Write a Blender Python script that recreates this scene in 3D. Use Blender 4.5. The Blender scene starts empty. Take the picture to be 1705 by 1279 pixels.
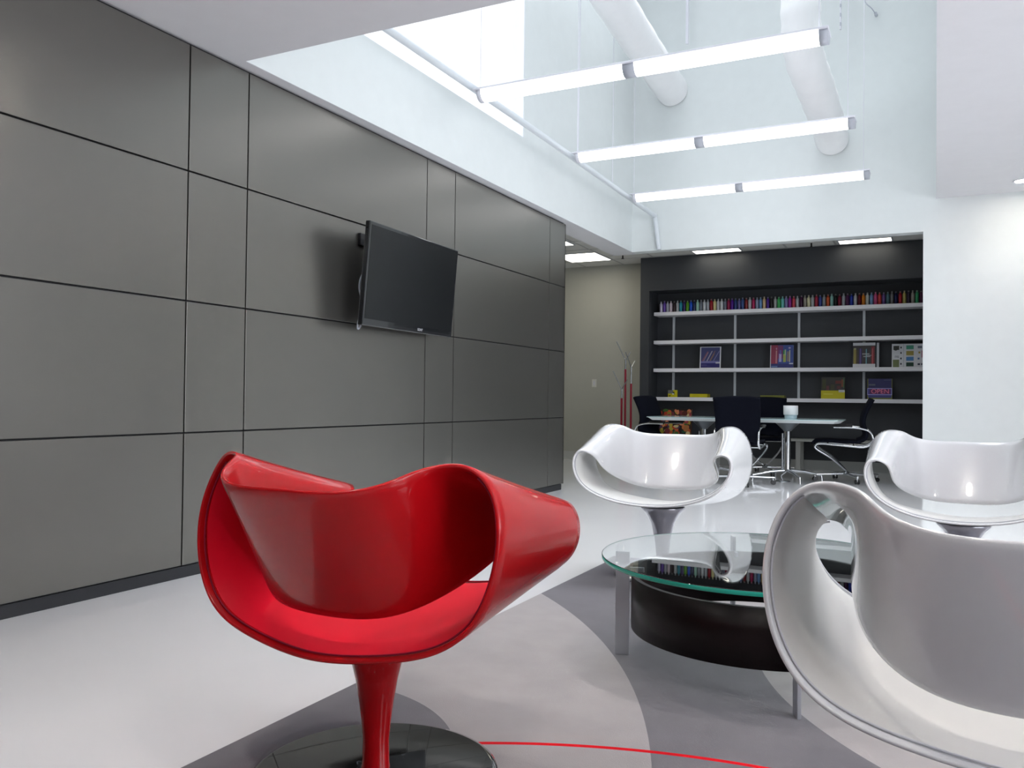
import bpy, bmesh, math, random
from mathutils import Vector, Matrix
import numpy as np
random.seed(4)
S = bpy.context.scene
COL = S.collection
PI = math.pi

# ------------------------------------------------------------------ camera
def rot(a, b, c):
    ca, sa, cb, sb, cc, sc = math.cos(a), math.sin(a), math.cos(b), math.sin(b), math.cos(c), math.sin(c)
    Ry = np.array([[ca, 0, sa], [0, 1, 0], [-sa, 0, ca]])
    Rx = np.array([[1, 0, 0], [0, cb, -sb], [0, sb, cb]])
    Rz = np.array([[cc, -sc, 0], [sc, cc, 0], [0, 0, 1]])
    return Rz @ Rx @ Ry
RC = rot(0.46704438, 0.01623325, -0.01128856)
w3 = lambda r: Vector((r[0], r[2], r[1]))
right, up, fwd = w3(RC[0]), w3(RC[1]), w3(RC[2])
cd = bpy.data.cameras.new('camera'); cam = bpy.data.objects.new('camera', cd); COL.objects.link(cam)
M = Matrix.Identity(4)
for i in range(3):
    M[i][0] = right[i]; M[i][1] = up[i]; M[i][2] = -fwd[i]
M[0][3], M[1][3], M[2][3] = 0, 0, 0.93
cam.matrix_world = M
cd.sensor_width = 36; cd.lens = 1398.774 / 1705 * 36; cd.clip_start = 0.02; cd.clip_end = 100
S.camera = cam

# ------------------------------------------------------------------ world, lights, exposure
S.view_settings.view_transform = 'Standard'; S.view_settings.look = 'None'
S.view_settings.gamma = 1; S.view_settings.use_curve_mapping = False
S.view_settings.exposure = 0.62
W = bpy.data.worlds.new('World'); S.world = W; W.use_nodes = True
bg = W.node_tree.nodes['Background']; bg.inputs[0].default_value = (0.88, 0.94, 1.0, 1); bg.inputs[1].default_value = 1.1
def area(name, loc, target, sx, sy, power, color):
    l = bpy.data.lights.new(name, 'AREA'); l.shape = 'RECTANGLE'; l.size = sx; l.size_y = sy
    l.energy = power; l.color = color
    o = bpy.data.objects.new(name, l); COL.objects.link(o); o.location = loc
    o.rotation_euler = (Vector(target) - Vector(loc)).to_track_quat('-Z', 'Y').to_euler()
    return o
L_SKY_ADDED = area('added_skylight_fill', (-1.65, 6.5, 6.1), (-1.65, 6.5, 0), 2.9, 5.4, 46, (0.93, 0.965, 1.0))  # lamp of an added skylight above the view, lights the well and floor
L_CLR = area('clerestory_daylight', (-3.44, 5.22, 4.28), (0.0, 5.22, 4.28), 3.2, 2.2, 7, (0.90, 0.95, 1.0))
L_SKY_ADDED.data.spread = math.radians(62)
L_SIDE_ADDED = area('added_side_fill', (4.4, 1.9, 1.5), (-3.0, 1.9, 0.6), 4.6, 2.0, 115, (0.93, 0.95, 1.0))  # fill lamp at an added, unseen right-hand window

# ------------------------------------------------------------------ materials
MATS = {}
def mat(name, color, rough=0.5, metal=0.0, spec=0.5, coat=0.0, coat_rough=0.03, trans=0.0, ior=1.45, emit=None, estr=0, bump=None, vary=None):
    if name in MATS: return MATS[name]
    m = bpy.data.materials.new(name); m.use_nodes = True; nt = m.node_tree; b = nt.nodes['Principled BSDF']
    b.inputs['Base Color'].default_value = (*color, 1); b.inputs['Roughness'].default_value = rough
    b.inputs['Metallic'].default_value = metal; b.inputs['Specular IOR Level'].default_value = spec
    b.inputs['Coat Weight'].default_value = coat; b.inputs['Coat Roughness'].default_value = coat_rough
    b.inputs['Transmission Weight'].default_value = trans; b.inputs['IOR'].default_value = ior
    if emit: b.inputs['Emission Color'].default_value = (*emit, 1); b.inputs['Emission Strength'].default_value = estr
    tc = nt.nodes.new('ShaderNodeTexCoord')
    if bump:
        n = nt.nodes.new('ShaderNodeTexNoise'); n.inputs['Scale'].default_value = bump[0]; n.inputs['Detail'].default_value = 3
        bp = nt.nodes.new('ShaderNodeBump'); bp.inputs['Strength'].default_value = bump[1]; bp.inputs['Distance'].default_value = bump[2]
        nt.links.new(tc.outputs['Object'], n.inputs['Vector']); nt.links.new(n.outputs['Fac'], bp.inputs['Height'])
        nt.links.new(bp.outputs['Normal'], b.inputs['Normal'])
    sc, am = vary if vary else (8.0, 0.03)
    n2 = nt.nodes.new('ShaderNodeTexNoise'); n2.inputs['Scale'].default_value = sc; n2.inputs['Detail'].default_value = 4
    mr = nt.nodes.new('ShaderNodeMapRange'); mr.inputs['To Min'].default_value = 1 - am; mr.inputs['To Max'].default_value = 1 + am
    mx = nt.nodes.new('ShaderNodeVectorMath'); mx.operation = 'SCALE'; mx.inputs[0].default_value = color
    nt.links.new(tc.outputs['Object'], n2.inputs['Vector']); nt.links.new(n2.outputs['Fac'], mr.inputs['Value'])
    nt.links.new(mr.outputs['Result'], mx.inputs['Scale']); nt.links.new(mx.outputs[0], b.inputs['Base Color'])
    MATS[name] = m; return m
def sg(r, g, b):   # sRGB 0-255 -> linear
    f = lambda c: (c / 255 / 12.92) if c / 255 <= 0.04045 else ((c / 255 + 0.055) / 1.055) ** 2.4
    return (f(r), f(g), f(b))

m_wall = mat('white_paint', (0.765, 0.80, 0.80), 0.6, bump=(220, 0.05, 0.001))
m_ceil = mat('ceiling_paint', (0.74, 0.74, 0.765), 0.7, bump=(220, 0.05, 0.001))
m_beige = mat('beige_paint', (0.40, 0.40, 0.355), 0.6, bump=(220, 0.05, 0.001))
m_basebd = mat('baseboard_vinyl', (0.45, 0.46, 0.44), 0.5)
m_act = mat('acoustic_tile', (0.72, 0.72, 0.70), 0.9, bump=(300, 0.3, 0.001))
m_tbar = mat('ceiling_tee', (0.45, 0.45, 0.45), 0.5)
m_panel = mat('bronze_grey_laminate', (0.203, 0.194, 0.178), 0.31, metal=0.8, vary=(2.0, 0.02))
m_gap = mat('joint_black', (0.012, 0.012, 0.014), 0.6)
m_kick = mat('plinth_black', (0.02, 0.021, 0.025), 0.45)
m_floor = mat('polished_white_floor', (0.88, 0.885, 0.91), 0.16, spec=0.5, coat=0.6, coat_rough=0.08, bump=(3.0, 0.03, 0.01), vary=(1.5, 0.03))
m_dark = mat('charcoal_paint', (0.040, 0.044, 0.051), 0.55)
m_shelf = mat('shelf_white', (0.84, 0.84, 0.89), 0.4)
m_rail = mat('upright_aluminium', (0.55, 0.58, 0.62), 0.4, metal=0.1)
m_white_shell = mat('pearl_white_lacquer', (0.65, 0.65, 0.67), 0.22, coat=1.0, coat_rough=0.03)
m_white_pad = mat('white_leather', (0.60, 0.595, 0.58), 0.38, bump=(350, 0.06, 0.001))
m_silver = mat('silver_lacquer', (0.30, 0.30, 0.34), 0.18, metal=0.35, coat=1.0)
m_red_shell = mat('red_lacquer', (0.40, 0.003, 0.006), 0.25, spec=0.2, coat=0.28, coat_rough=0.02)
m_red_pad = mat('red_leather', (0.66, 0.004, 0.022), 0.5, spec=0.2, bump=(350, 0.06, 0.001))
m_pipew = mat('piping_silver', (0.52, 0.52, 0.56), 0.3)
m_piper = mat('piping_red', (0.22, 0.003, 0.02), 0.5, spec=0.2)
m_blackgloss = mat('black_mirror_lacquer', (0.006, 0.006, 0.007), 0.04, coat=1.0, spec=0.8)
m_chrome = mat('chrome', (0.80, 0.82, 0.85), 0.08, metal=1.0)
m_chrome_d = mat('satin_chrome', (0.40, 0.42, 0.44), 0.25, metal=1.0)
m_alu = mat('anodised_aluminium', (0.42, 0.43, 0.47), 0.38, metal=0.6)
m_wenge = mat('wenge_veneer', (0.010, 0.006, 0.006), 0.34, spec=0.15, coat=0.05, coat_rough=0.15, vary=(30, 0.15))
m_black = mat('black_mesh_fabric', (0.005, 0.006, 0.012), 0.9, spec=0.12, bump=(400, 0.1, 0.001))
m_plastic = mat('black_plastic', (0.012, 0.012, 0.014), 0.35)
m_tv = mat('tv_bezel', (0.012, 0.013, 0.015), 0.18, coat=0.5)
m_screen = mat('tv_screen', (0.010, 0.011, 0.012), 0.25, spec=0.3)
m_frost = mat('frosted_glass', (0.50, 0.66, 0.68), 0.22, spec=0.6, coat=0.6)
m_tabedge = mat('table_frame_white', (0.74, 0.80, 0.80), 0.35)
m_cupw = mat('cup_white', (0.86, 0.88, 0.90), 0.4)
m_duct = mat('duct_white', (0.93, 0.93, 0.94), 0.55, bump=(14, 0.25, 0.01))
m_pipe = mat('pipe_white', (0.72, 0.76, 0.80), 0.35)
m_fix = mat('fixture_grey', (0.50, 0.52, 0.58), 0.4)
m_fixw = mat('fixture_white', (0.78, 0.78, 0.84), 0.4)
m_glow = mat('lamp_diffuser', (0.9, 0.9, 0.9), 0.4, emit=(0.96, 0.97, 1.0), estr=2.2)
m_troff = mat('troffer_diffuser', (0.9, 0.9, 0.9), 0.4, emit=(1.0, 0.94, 0.80), estr=4.0)
m_plate = mat('switch_plate', (0.62, 0.63, 0.58), 0.4)
m_redpole = mat('coat_stand_red', (0.30, 0.008, 0.03), 0.35)
m_yellow = mat('cover_yellow', sg(190, 180, 10), 0.5)
m_dyellow = mat('cover_olive', sg(110, 112, 45), 0.5)
m_paper = mat('paper_white', (0.62, 0.63, 0.67), 0.5)

def clear_glass(name, tint, rough=0.0):
    m = bpy.data.materials.new(name); m.use_nodes = True; nt = m.node_tree; b = nt.nodes['Principled BSDF']
    b.inputs['Base Color'].default_value = (*tint, 1); b.inputs['Roughness'].default_value = rough
    b.inputs['Transmission Weight'].default_value = 1; b.inputs['IOR'].default_value = 1.5
    return m
m_glass = clear_glass('clear_glass', (0.90, 0.97, 0.95))
m_gedge = mat('glass_green_edge', (0.01, 0.34, 0.25), 0.25, spec=0.7)
def window_glass():
    m = bpy.data.materials.new('window_pane'); m.use_nodes = True; nt = m.node_tree
    for n in list(nt.nodes): nt.nodes.remove(n)
    o = nt.nodes.new('ShaderNodeOutputMaterial'); t = nt.nodes.new('ShaderNodeBsdfTransparent'); g = nt.nodes.new('ShaderNodeBsdfGlossy')
    g.inputs['Roughness'].default_value = 0.02; mx = nt.nodes.new('ShaderNodeMixShader'); mx.inputs[0].default_value = 0.06
    nt.links.new(t.outputs[0], mx.inputs[1]); nt.links.new(g.outputs[0], mx.inputs[2]); nt.links.new(mx.outputs[0], o.inputs[0])
    return m
m_pane = window_glass()

# ------------------------------------------------------------------ mesh helpers
class MB:
    def __init__(s): s.v = []; s.f = []; s.m = []; s.mats = []; s.sm = []
    def mi(s, m):
        if m not in s.mats: s.mats.append(m)
        return s.mats.index(m)
    def add(s, verts, faces, m, smooth=False, M=None):
        o = len(s.v); k = s.mi(m)
        for v in verts: s.v.append(tuple(M @ Vector(v)) if M else tuple(v))
        for f in faces: s.f.append(tuple(i + o for i in f)); s.m.append(k); s.sm.append(smooth)
        return s
    def box(s, x0, x1, y0, y1, z0, z1, m, M=None):
        V = [(x, y, z) for z in (z0, z1) for y in (y0, y1) for x in (x0, x1)]
        F = [(0, 2, 3, 1), (4, 5, 7, 6), (0, 1, 5, 4), (2, 6, 7, 3), (0, 4, 6, 2), (1, 3, 7, 5)]
        return s.add(V, F, m, False, M)
    def tube(s, pts, r, m, n=12, cap=True, M=None, sx=1.0):
        pts = [Vector(p) for p in pts]; V = []; F = []; rs = r if isinstance(r, (list, tuple)) else [r] * len(pts)
        T = []
        for i in range(len(pts)):
            a = pts[max(i - 1, 0)]; b = pts[min(i + 1, len(pts) - 1)]; T.append((b - a).normalized())
        u = T[0].orthogonal().normalized()
        for i, p in enumerate(pts):
            u = (u - T[i] * u.dot(T[i]))
            u = u.normalized() if u.length > 1e-6 else T[i].orthogonal().normalized()
            w = T[i].cross(u)
            for k in range(n):
                a = 2 * PI * k / n; V.append(p + (u * math.cos(a) * sx + w * math.sin(a)) * rs[i])
        for i in range(len(pts) - 1):
            for k in range(n):
                k2 = (k + 1) % n; F.append((i * n + k, i * n + k2, (i + 1) * n + k2, (i + 1) * n + k))
        s.add(V, F, m, True, M)
        if cap:
            s.add(V[:n], [tuple(range(n - 1, -1, -1))], m, False, M); s.add(V[-n:], [tuple(range(n))], m, False, M)
        return s
    def lathe(s, prof, m, n=32, c=(0, 0, 0), M=None, smooth=True):
        V = []; F = []
        for (r, z) in prof:
            for k in range(n):
                a = 2 * PI * k / n; V.append((c[0] + r * math.cos(a), c[1] + r * math.sin(a), c[2] + z))
        for i in range(len(prof) - 1):
            for k in range(n):
                k2 = (k + 1) % n; F.append((i * n + k, i * n + k2, (i + 1) * n + k2, (i + 1) * n + k))
        s.add(V, F, m, smooth, M)
        if prof[0][0] > 1e-5: s.add(V[:n], [tuple(range(n - 1, -1, -1))], m, False, M)
        if prof[-1][0] > 1e-5: s.add(V[-n:], [tuple(range(n))], m, False, M)
        return s
    def build(s, name, parent=None, loc=None, rotz=0, bevel=0, merge=False, autosm=None):
        me = bpy.data.meshes.new(name); me.from_pydata(s.v, [], s.f)
        for m in s.mats: me.materials.append(m)
        me.polygons.foreach_set('material_index', s.m); me.polygons.foreach_set('use_smooth', s.sm); me.update()
        bm = bmesh.new(); bm.from_mesh(me)
        if merge: bmesh.ops.remove_doubles(bm, verts=bm.verts, dist=1e-5)
        bmesh.ops.recalc_face_normals(bm, faces=bm.faces); bm.to_mesh(me); bm.free()
        o = bpy.data.objects.new(name, me); COL.objects.link(o)
        if parent: o.parent = parent
        if loc: o.location = loc
        if rotz: o.rotation_euler.z = rotz
        if bevel:
            b = o.modifiers.new('bevel', 'BEVEL'); b.width = bevel; b.segments = 2; b.limit_method = 'ANGLE'; b.angle_limit = math.radians(50)
        return o
def thing(name, label, cat, loc=(0, 0, 0), rotz=0, group=None):
    o = bpy.data.objects.new(name, None); COL.objects.link(o); o.location = loc; o.rotation_euler = (0, 0, rotz)
    o.empty_display_size = 0.1; o['label'] = label; o['category'] = cat
    if group: o['group'] = group
    return o
def tag(o, label, cat, group=None):
    o['label'] = label; o['category'] = cat
    if group: o['group'] = group
    return o
def struct(o): o['kind'] = 'structure'; return o
def catmull(P, n=8, closed=False):
    P = [Vector(p) for p in P]; out = []
    N = len(P); rng = range(N) if closed else range(N - 1)
    for i in rng:
        g = (lambda j: P[j % N]) if closed else (lambda j: P[max(0, min(N - 1, j))])
        a, b, c, d = g(i - 1), g(i), g(i + 1), g(i + 2)
        for k in range(n):
            t = k / n
            out.append(0.5 * ((2 * b) + (c - a) * t + (2 * a - 5 * b + 4 * c - d) * t * t + (3 * b - a - 3 * c + d) * t ** 3))
    if not closed: out.append(P[-1])
    return out
def text_mesh(txt, size, depth=0.0004):
    cu = bpy.data.curves.new('t', 'FONT'); cu.body = txt; cu.size = size; cu.extrude = depth; cu.align_x = 'CENTER'; cu.align_y = 'CENTER'
    o = bpy.data.objects.new('t', cu); COL.objects.link(o); bpy.context.view_layer.update()
    dg = bpy.context.evaluated_depsgraph_get(); me = bpy.data.meshes.new_from_object(o.evaluated_get(dg))
    v = [tuple(x.co) for x in me.vertices]; f = [tuple(p.vertices) for p in me.polygons]
    bpy.data.objects.remove(o); bpy.data.curves.remove(cu); bpy.data.meshes.remove(me)
    return v, f

# ================================================================== ROOM SHELL
XW = -3.387; XS = -3.31; YN = 3.35; YF = 9.77; YB = 12.05; YD = 11.60; ZC = 2.72; ZR = 3.055; ZA = 2.96; TOP = 6.3
XR = 4.5; YK = -3.0
def sbox(name, x0, x1, y0, y1, z0, z1, m): return struct(MB().box(x0, x1, y0, y1, z0, z1, m).build(name))
sbox('floor', -7.2, XR + .2, YK - .2, YB + .2, -0.1, 0, m_floor)
# left wall: black backing with laminate panels, open joints and a recessed plinth
wl = struct(MB().box(XW - .25, XW - .022, YK, 7.885, 0.0, ZC, m_gap).build('wall_left'))
ys = [YK, -1.01, 0.81, 1.22, 3.045, 3.455, 5.277, 5.688, 7.51, 7.90]
zs = [0.062, 0.733, 1.402, 2.062, 2.708]
g = 0.0045
for i in range(len(ys) - 1):
    for j in range(4):
        MB().box(XW - .022, XW, ys[i] + g, ys[i + 1] - (g if i < 8 else 0), zs[j] + g, zs[j + 1] - g, m_panel).build('wall_panel', wl, bevel=0.0015)
MB().box(XW - .25, XW, 7.886, 7.90, 0.062, 2.708, m_panel).build('end_panel', wl)
sbox('baseboard_left', XW - .03, XW - .012, YK, 7.88, 0.0, 0.058, m_kick)
# ceilings
sbox('ceiling', XW - .25, XR, YK, YN, ZC, ZC + .2, m_ceil)
sbox('ceiling_right', 0.0, XR, YN, YF, ZR, ZR + .2, m_ceil)
sbox('ceiling_soffit', -3.605, XS - .002, YN, YF + .17, ZC, ZA + .05, m_ceil)
# light well
wn = MB()
wy0, wy1, wz0, wz1 = 3.7, 6.745, 3.265, 5.3
wn.box(XS - .12, XS, YN, YF, ZC + .001, wz0, m_wall)
wn.box(XS - .12, XS, YN, wy0, wz0, TOP, m_wall)
wn.box(XS - .12, XS, wy1, YF, wz0, TOP, m_wall)
wn.box(XS - .12, XS, wy0, wy1, wz1, TOP, m_wall)
struct(wn.build('wall_well_left'))
sbox('wall_well_near', XS - .12, 0.1, YN - .12, YN, ZC + .21, TOP, m_wall)
sbox('wall_well_right', 0.0, 0.12, YN, YF, ZR + .2, TOP, m_wall)
wf = MB()
wf.box(XS - .001, -0.12, YF, YF + .16, ZC, TOP, m_wall); wf.box(XS - .12, XS - .001, YF, YF + .16, ZA + .06, TOP, m_wall)
wf.box(-0.12, XR, YF, YF + .16, 0, TOP, m_wall)
struct(wf.build('wall_far'))
rf = MB()
rf.box(XS - .12, -3.1, YN - .12, YF + .16, TOP, TOP + .15, m_ceil); rf.box(-0.2, 0.12, YN - .12, YF + .16, TOP, TOP + .15, m_ceil)
rf.box(-3.1, -0.2, YN - .12, 3.8, TOP, TOP + .15, m_ceil); rf.box(-3.1, -0.2, 9.2, YF + .16, TOP, TOP + .15, m_ceil)
struct(rf.build('ceiling_well'))
def window(name, axis, a0, a1, b0, b1, at, fr=0.05, mull=()):
    o = MB(); pn = MB()
    def bx(mb, u0, u1, v0, v1, d0, d1, m):
        if axis == 'x': mb.box(at + d0, at + d1, u0, u1, v0, v1, m)
        elif axis == 'y': mb.box(u0, u1, at + d0, at + d1, v0, v1, m)
        else: mb.box(u0, u1, v0, v1, at + d0, at + d1, m)
    bx(o, a0, a1, b0, b0 + fr, -.03, .03, m_fixw); bx(o, a0, a1, b1 - fr, b1, -.03, .03, m_fixw)
    bx(o, a0, a0 + fr, b0 + fr, b1 - fr, -.03, .03, m_fixw); bx(o, a1 - fr, a1, b0 + fr, b1 - fr, -.03, .03, m_fixw)
    for q in mull: bx(o, q - fr / 2, q + fr / 2, b0 + fr, b1 - fr, -.025, .025, m_fixw)
    f = struct(o.build(name)); bx(pn, a0 + fr, a1 - fr, b0 + fr, b1 - fr, -.004, .004, m_pane); pn.build('pane', f); return f
window('window_1', 'x', wy0, wy1, wz0, wz1, XS - .035, 0.006)
window('added_skylight', 'z', -3.1, -0.2, 3.8, 9.2, TOP + .08, 0.06, (-1.65,))  # skylight added in the unseen roof to bring light into the well
# far alcove
sbox('ceiling_tile', -7.0, XR, YF + .17, YB, ZA, ZA + .05, m_act)
sbox('ceiling_tile_left', -7.0, -3.606, 7.9, YF + .17, ZA, ZA + .05, m_act)
tb = MB()
for i in range(11):
    x = -6.65 + i * 0.61
    if not any(abs(x - q) < .01 for q in ()): tb.box(x - .012, x + .012, (YF + .17 if x > -3.6 else 7.9), YB, ZA - .003, ZA, m_tbar)
for y in (8.59, 9.2, 10.03, 10.64, 11.25, 11.55): tb.box(-7.0 if y > 9.9 else -7.0, (YB if False else 2.0) if y > 9.95 else -3.61, y - .012, y + .012, ZA - .003, ZA, m_tbar)
struct(tb.build('trim_1'))
sbox('wall_back', -7.2, XR, YB, YB + .15, 0, ZA + .05, m_beige)
sbox('wall_side', -7.2, -7.0, 7.7, YB, 0, ZA + .05, m_beige)
sbox('wall_corridor', -7.2, XW - .25, 7.7, 7.88, 0, ZA + .05, m_beige)
sbox('baseboard_back', -7.0, -3.80, YB - .012, YB - .001, 0, 0.115, m_basebd)
# charcoal built-out frame round the shelf recess
dk = MB()
XD0 = -3.795; XD1 = -3.665; ZD = 2.48
dk.box(XD0, XD1, YD, YB - .001, 0, ZA - .001, m_dark)
dk.box(XD1, 2.4, YD, YB - .001, ZD, ZA - .001, m_dark)
dk.box(XD1, 2.4, YB - .03, YB - .002, 0.13, ZD, m_dark)
dk.box(2.4, 2.6, YD, YB - .001, 0, ZA - .001, m_dark)
struct(dk.build('wall_alcove'))
sbox('baseboard_alcove', XD1, 2.4, YB - .035, YB - .004, 0, 0.13, m_basebd)
sbox('wall_alcove_right', XR - .1, XR, YF + .16, YB, 0, ZA, m_beige)
# rear and right walls behind the camera; the right-hand window is added to supply light
sbox('wall_rear', XW - .25, XR + .2, YK - .2, YK, 0, ZC + .2, mat('rear_grey_paint', (0.10, 0.10, 0.105), 0.6))
wr = MB(); wr.box(XR, XR + .2, YK, YF + .16, 0, 0.45, m_wall); wr.box(XR, XR + .2, YK, YF + .16, 2.5, ZR + .2, m_wall)
wr.box(XR, XR + .2, YK, -0.5, 0.45, 2.5, m_wall); wr.box(XR, XR + .2, 4.3, YF + .16, 0.45, 2.5, m_wall); struct(wr.build('wall_right'))
window('added_side_window', 'x', -0.5, 4.3, 0.45, 2.5, XR + .1, 0.06, (1.1, 2.7))  # added out of view on the right as a daylight source

# ================================================================== LOUNGE CHAIRS
FC = [[0.0, -0.3465, 0.399], [0.1338, -0.3625, 0.4093], [0.2601, -0.376, 0.4438], [0.3565, -0.3568, 0.501], [0.3974, -0.3208, 0.5883], [0.3798, -0.3045, 0.6537], [0.3305, -0.3064, 0.6587], [0.2917, -0.2602, 0.6272], [0.296, -0.1531, 0.5735], [0.2901, -0.0078, 0.5224], [0.2469, 0.1252, 0.4741], [0.1546, 0.1935, 0.435], [0.0, 0.2084, 0.4316]]
RR = [[0.0, 0.2451, 0.3394], [0.1602, 0.2344, 0.3585], [0.2982, 0.2158, 0.3847], [0.3853, 0.193, 0.4418], [0.4277, 0.1811, 0.5452], [0.4332, 0.163, 0.6519], [0.4028, 0.1455, 0.7367], [0.3521, 0.1587, 0.7793], [0.2946, 0.1776, 0.7746], [0.2636, 0.2243, 0.766], [0.234, 0.2934, 0.7372], [0.1484, 0.343, 0.7184], [0.0, 0.3523, 0.7233]]
def bspline(ctl, ts):
    half = len(ctl) - 1; N = 2 * half; full = [None] * N
    for k, c in enumerate(ctl):
        full[k] = np.array(c)
        if 0 < k < half: full[N - k] = np.array([-c[0], c[1], c[2]])
    out = []
    for t in ts:
        u = (t % 1.0) * N; k = int(math.floor(u)) % N; f = u - math.floor(u)
        w = [(1 - f) ** 3 / 6, (3 * f ** 3 - 6 * f ** 2 + 4) / 6, (-3 * f ** 3 + 3 * f ** 2 + 3 * f + 1) / 6, f ** 3 / 6]
        out.append(sum(w[j] * full[(k - 1 + j) % N] for j in range(4)))
    return np.array(out)
def warp(ts):     # pairs the crest of the front loop with the crest of the rear loop
    out = []
    for t in ts:
        u = (t + 0.5) % 1.0 - 0.5; a = abs(u); s_ = 1 if u >= 0 else -1
        if a < 0.29: g_ = a - 0.040 * (lambda q: q * q * (3 - 2 * q))(a / 0.29)
        else: g_ = a - 0.040 * (lambda q: q * q * (3 - 2 * q))((0.5 - a) / 0.21)
        out.append(s_ * g_)
    return np.array(out)
def shell_grid(ts, vs):
    F = bspline(FC, warp(ts)); R = bspline(RR, ts)
    G = F[:, None, :] * (1 - vs)[None, :, None] + R[:, None, :] * vs[None, :, None]
    e = 1e-3
    F2 = bspline(FC, warp(ts + e)); R2 = bspline(RR, ts + e); F1 = bspline(FC, warp(ts - e)); R1 = bspline(RR, ts - e)
    dT = (F2 - F1)[:, None, :] * (1 - vs)[None, :, None] + (R2 - R1)[:, None, :] * vs[None, :, None]
    dV = (R - F)[:, None, :] * np.ones_like(vs)[None, :, None]
    n = np.cross(dT, dV); n /= np.linalg.norm(n, axis=2, keepdims=True) + 1e-9
    return G, n      # at the seat (t=0): dT=+x, dV=+y -> n=+z = inner face
def chair_shell_mesh(name, m):
    NT = 240; ts = np.arange(NT) / NT; th = 0.011
    vs = np.linspace(0, 1, 17); G, n = shell_grid(ts, vs)
    dv = G[:, -1] - G[:, 0]; dv /= np.linalg.norm(dv, axis=1, keepdims=True)
    rows = []    # closed section loop: inner face, rounded rear rim, outer face, rounded front rim
    h = th / 2; rb = 0.0045
    for j in range(17):
        rows.append(G[:, j] + n[:, j] * h * (0.6 if j in (0, 16) else 1))
    rows.append(G[:, 16] + dv * rb * 0.8 + n[:, 16] * h * .15); rows.append(G[:, 16] + dv * rb * .8 - n[:, 16] * h * .5)
    for j in range(16, -1, -1): rows.append(G[:, j] - n[:, j] * h * (1.1 if j in (0, 16) else 1.3))
    rows.append(G[:, 0] - dv * rb * 0.8 - n[:, 0] * h * .5); rows.append(G[:, 0] - dv * rb * .8 + n[:, 0] * h * .15)
    K = len(rows); V = [tuple(rows[j][i]) for i in range(NT) for j in range(K)]; Fc = []
    for i in range(NT):
        i2 = (i + 1) % NT
        for j in range(K): j2 = (j + 1) % K; Fc.append((i * K + j, i2 * K + j, i2 * K + j2, i * K + j2))
    mb = MB(); mb.add(V, Fc, m, True); return mb
def chair_pad_mesh(m, t0=-0.275, t1=0.275):
    NT = 110; ts = np.linspace(t0, t1, NT); inset = 0.03
    vs = np.linspace(inset, 1 - inset, 15); G, n = shell_grid(ts, vs)
    top = np.zeros((NT, 15))
    for i in range(NT):
        for j in range(15):
            e = min(j, 14 - j, ); e2 = min(i, NT - 1 - i)
            top[i, j] = 0.0070 + 0.0125 * min(1, math.sqrt(min(e / 2.0, 1))) * min(1, math.sqrt(e2 / 6.0))
            if e == 0 or e2 == 0: top[i, j] = 0.003
    P = G + n * top[:, :, None]; V = [tuple(P[i, j]) for i in range(NT) for j in range(15)]
    Fc = [(i * 15 + j, (i + 1) * 15 + j, (i + 1) * 15 + j + 1, i * 15 + j + 1) for i in range(NT - 1) for j in range(14)]
    mb = MB(); mb.add(V, Fc, m, True); return mb
def lounge_chair(label, loc, yaw, ms, mp, mstem, mbase, rb=0.30, mpipe=None):
    mpipe = mpipe or m_pipew
    t = thing('lounge_chair', label, 'chair', (loc[0], loc[1], 0), yaw, 'swivel shell lounge chairs around the glass table')
    chair_shell_mesh('shell', ms).build('shell', t)
    chair_pad_mesh(mp).build('seat_pad', t)
    pt = np.linspace(-0.275, 0.275, 90)
    for v_ in (0.022, 0.978):
        Gp, np_ = shell_grid(pt, np.array([v_])); MB().tube([tuple(q) for q in (Gp[:, 0] + np_[:, 0] * .0075)], .0022, mpipe, 8).build('piping', t)
    MB().lathe([(0.036, 0.012), (0.033, 0.03), (0.032, 0.09), (0.036, 0.13), (0.042, 0.175), (0.052, 0.235), (0.062, 0.275), (0.078, 0.305), (0.098, 0.333), (0.116, 0.354), (0.114, 0.361)], mstem, 40).build('pedestal', t)
    MB().lathe([(rb - .003, 0.0), (rb, 0.004), (rb - .002, 0.010), (rb - .015, 0.013), (0.04, 0.018), (0.0, 0.018)], mbase, 72).build('base_plate', t)
    return t
ZRUG = 0.009
c = lounge_chair('glossy red shell lounge chair with its back turned, in the foreground', (-1.217, 1.698), 3.108, m_red_shell, m_red_pad, m_red_shell, m_blackgloss, 0.30, m_piper); c.location.z = ZRUG
c = lounge_chair('white shell lounge chair facing the camera, standing behind the glass coffee table', (-1.272, 4.290), 0.078, m_white_shell, m_white_pad, m_silver, m_silver, 0.25); c.location.z = ZRUG
c = lounge_chair('white shell lounge chair seen from behind, closest one, cut by the right edge', (0.151, 1.739), 3.190, m_white_shell, m_white_pad, m_silver, m_silver, 0.25); c.location.z = ZRUG
c = lounge_chair('white shell lounge chair facing the camera, far one cut by the right edge', (0.118, 4.440), -0.046, m_white_shell, m_white_pad, m_silver, m_silver, 0.25); c.location.z = ZRUG

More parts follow.
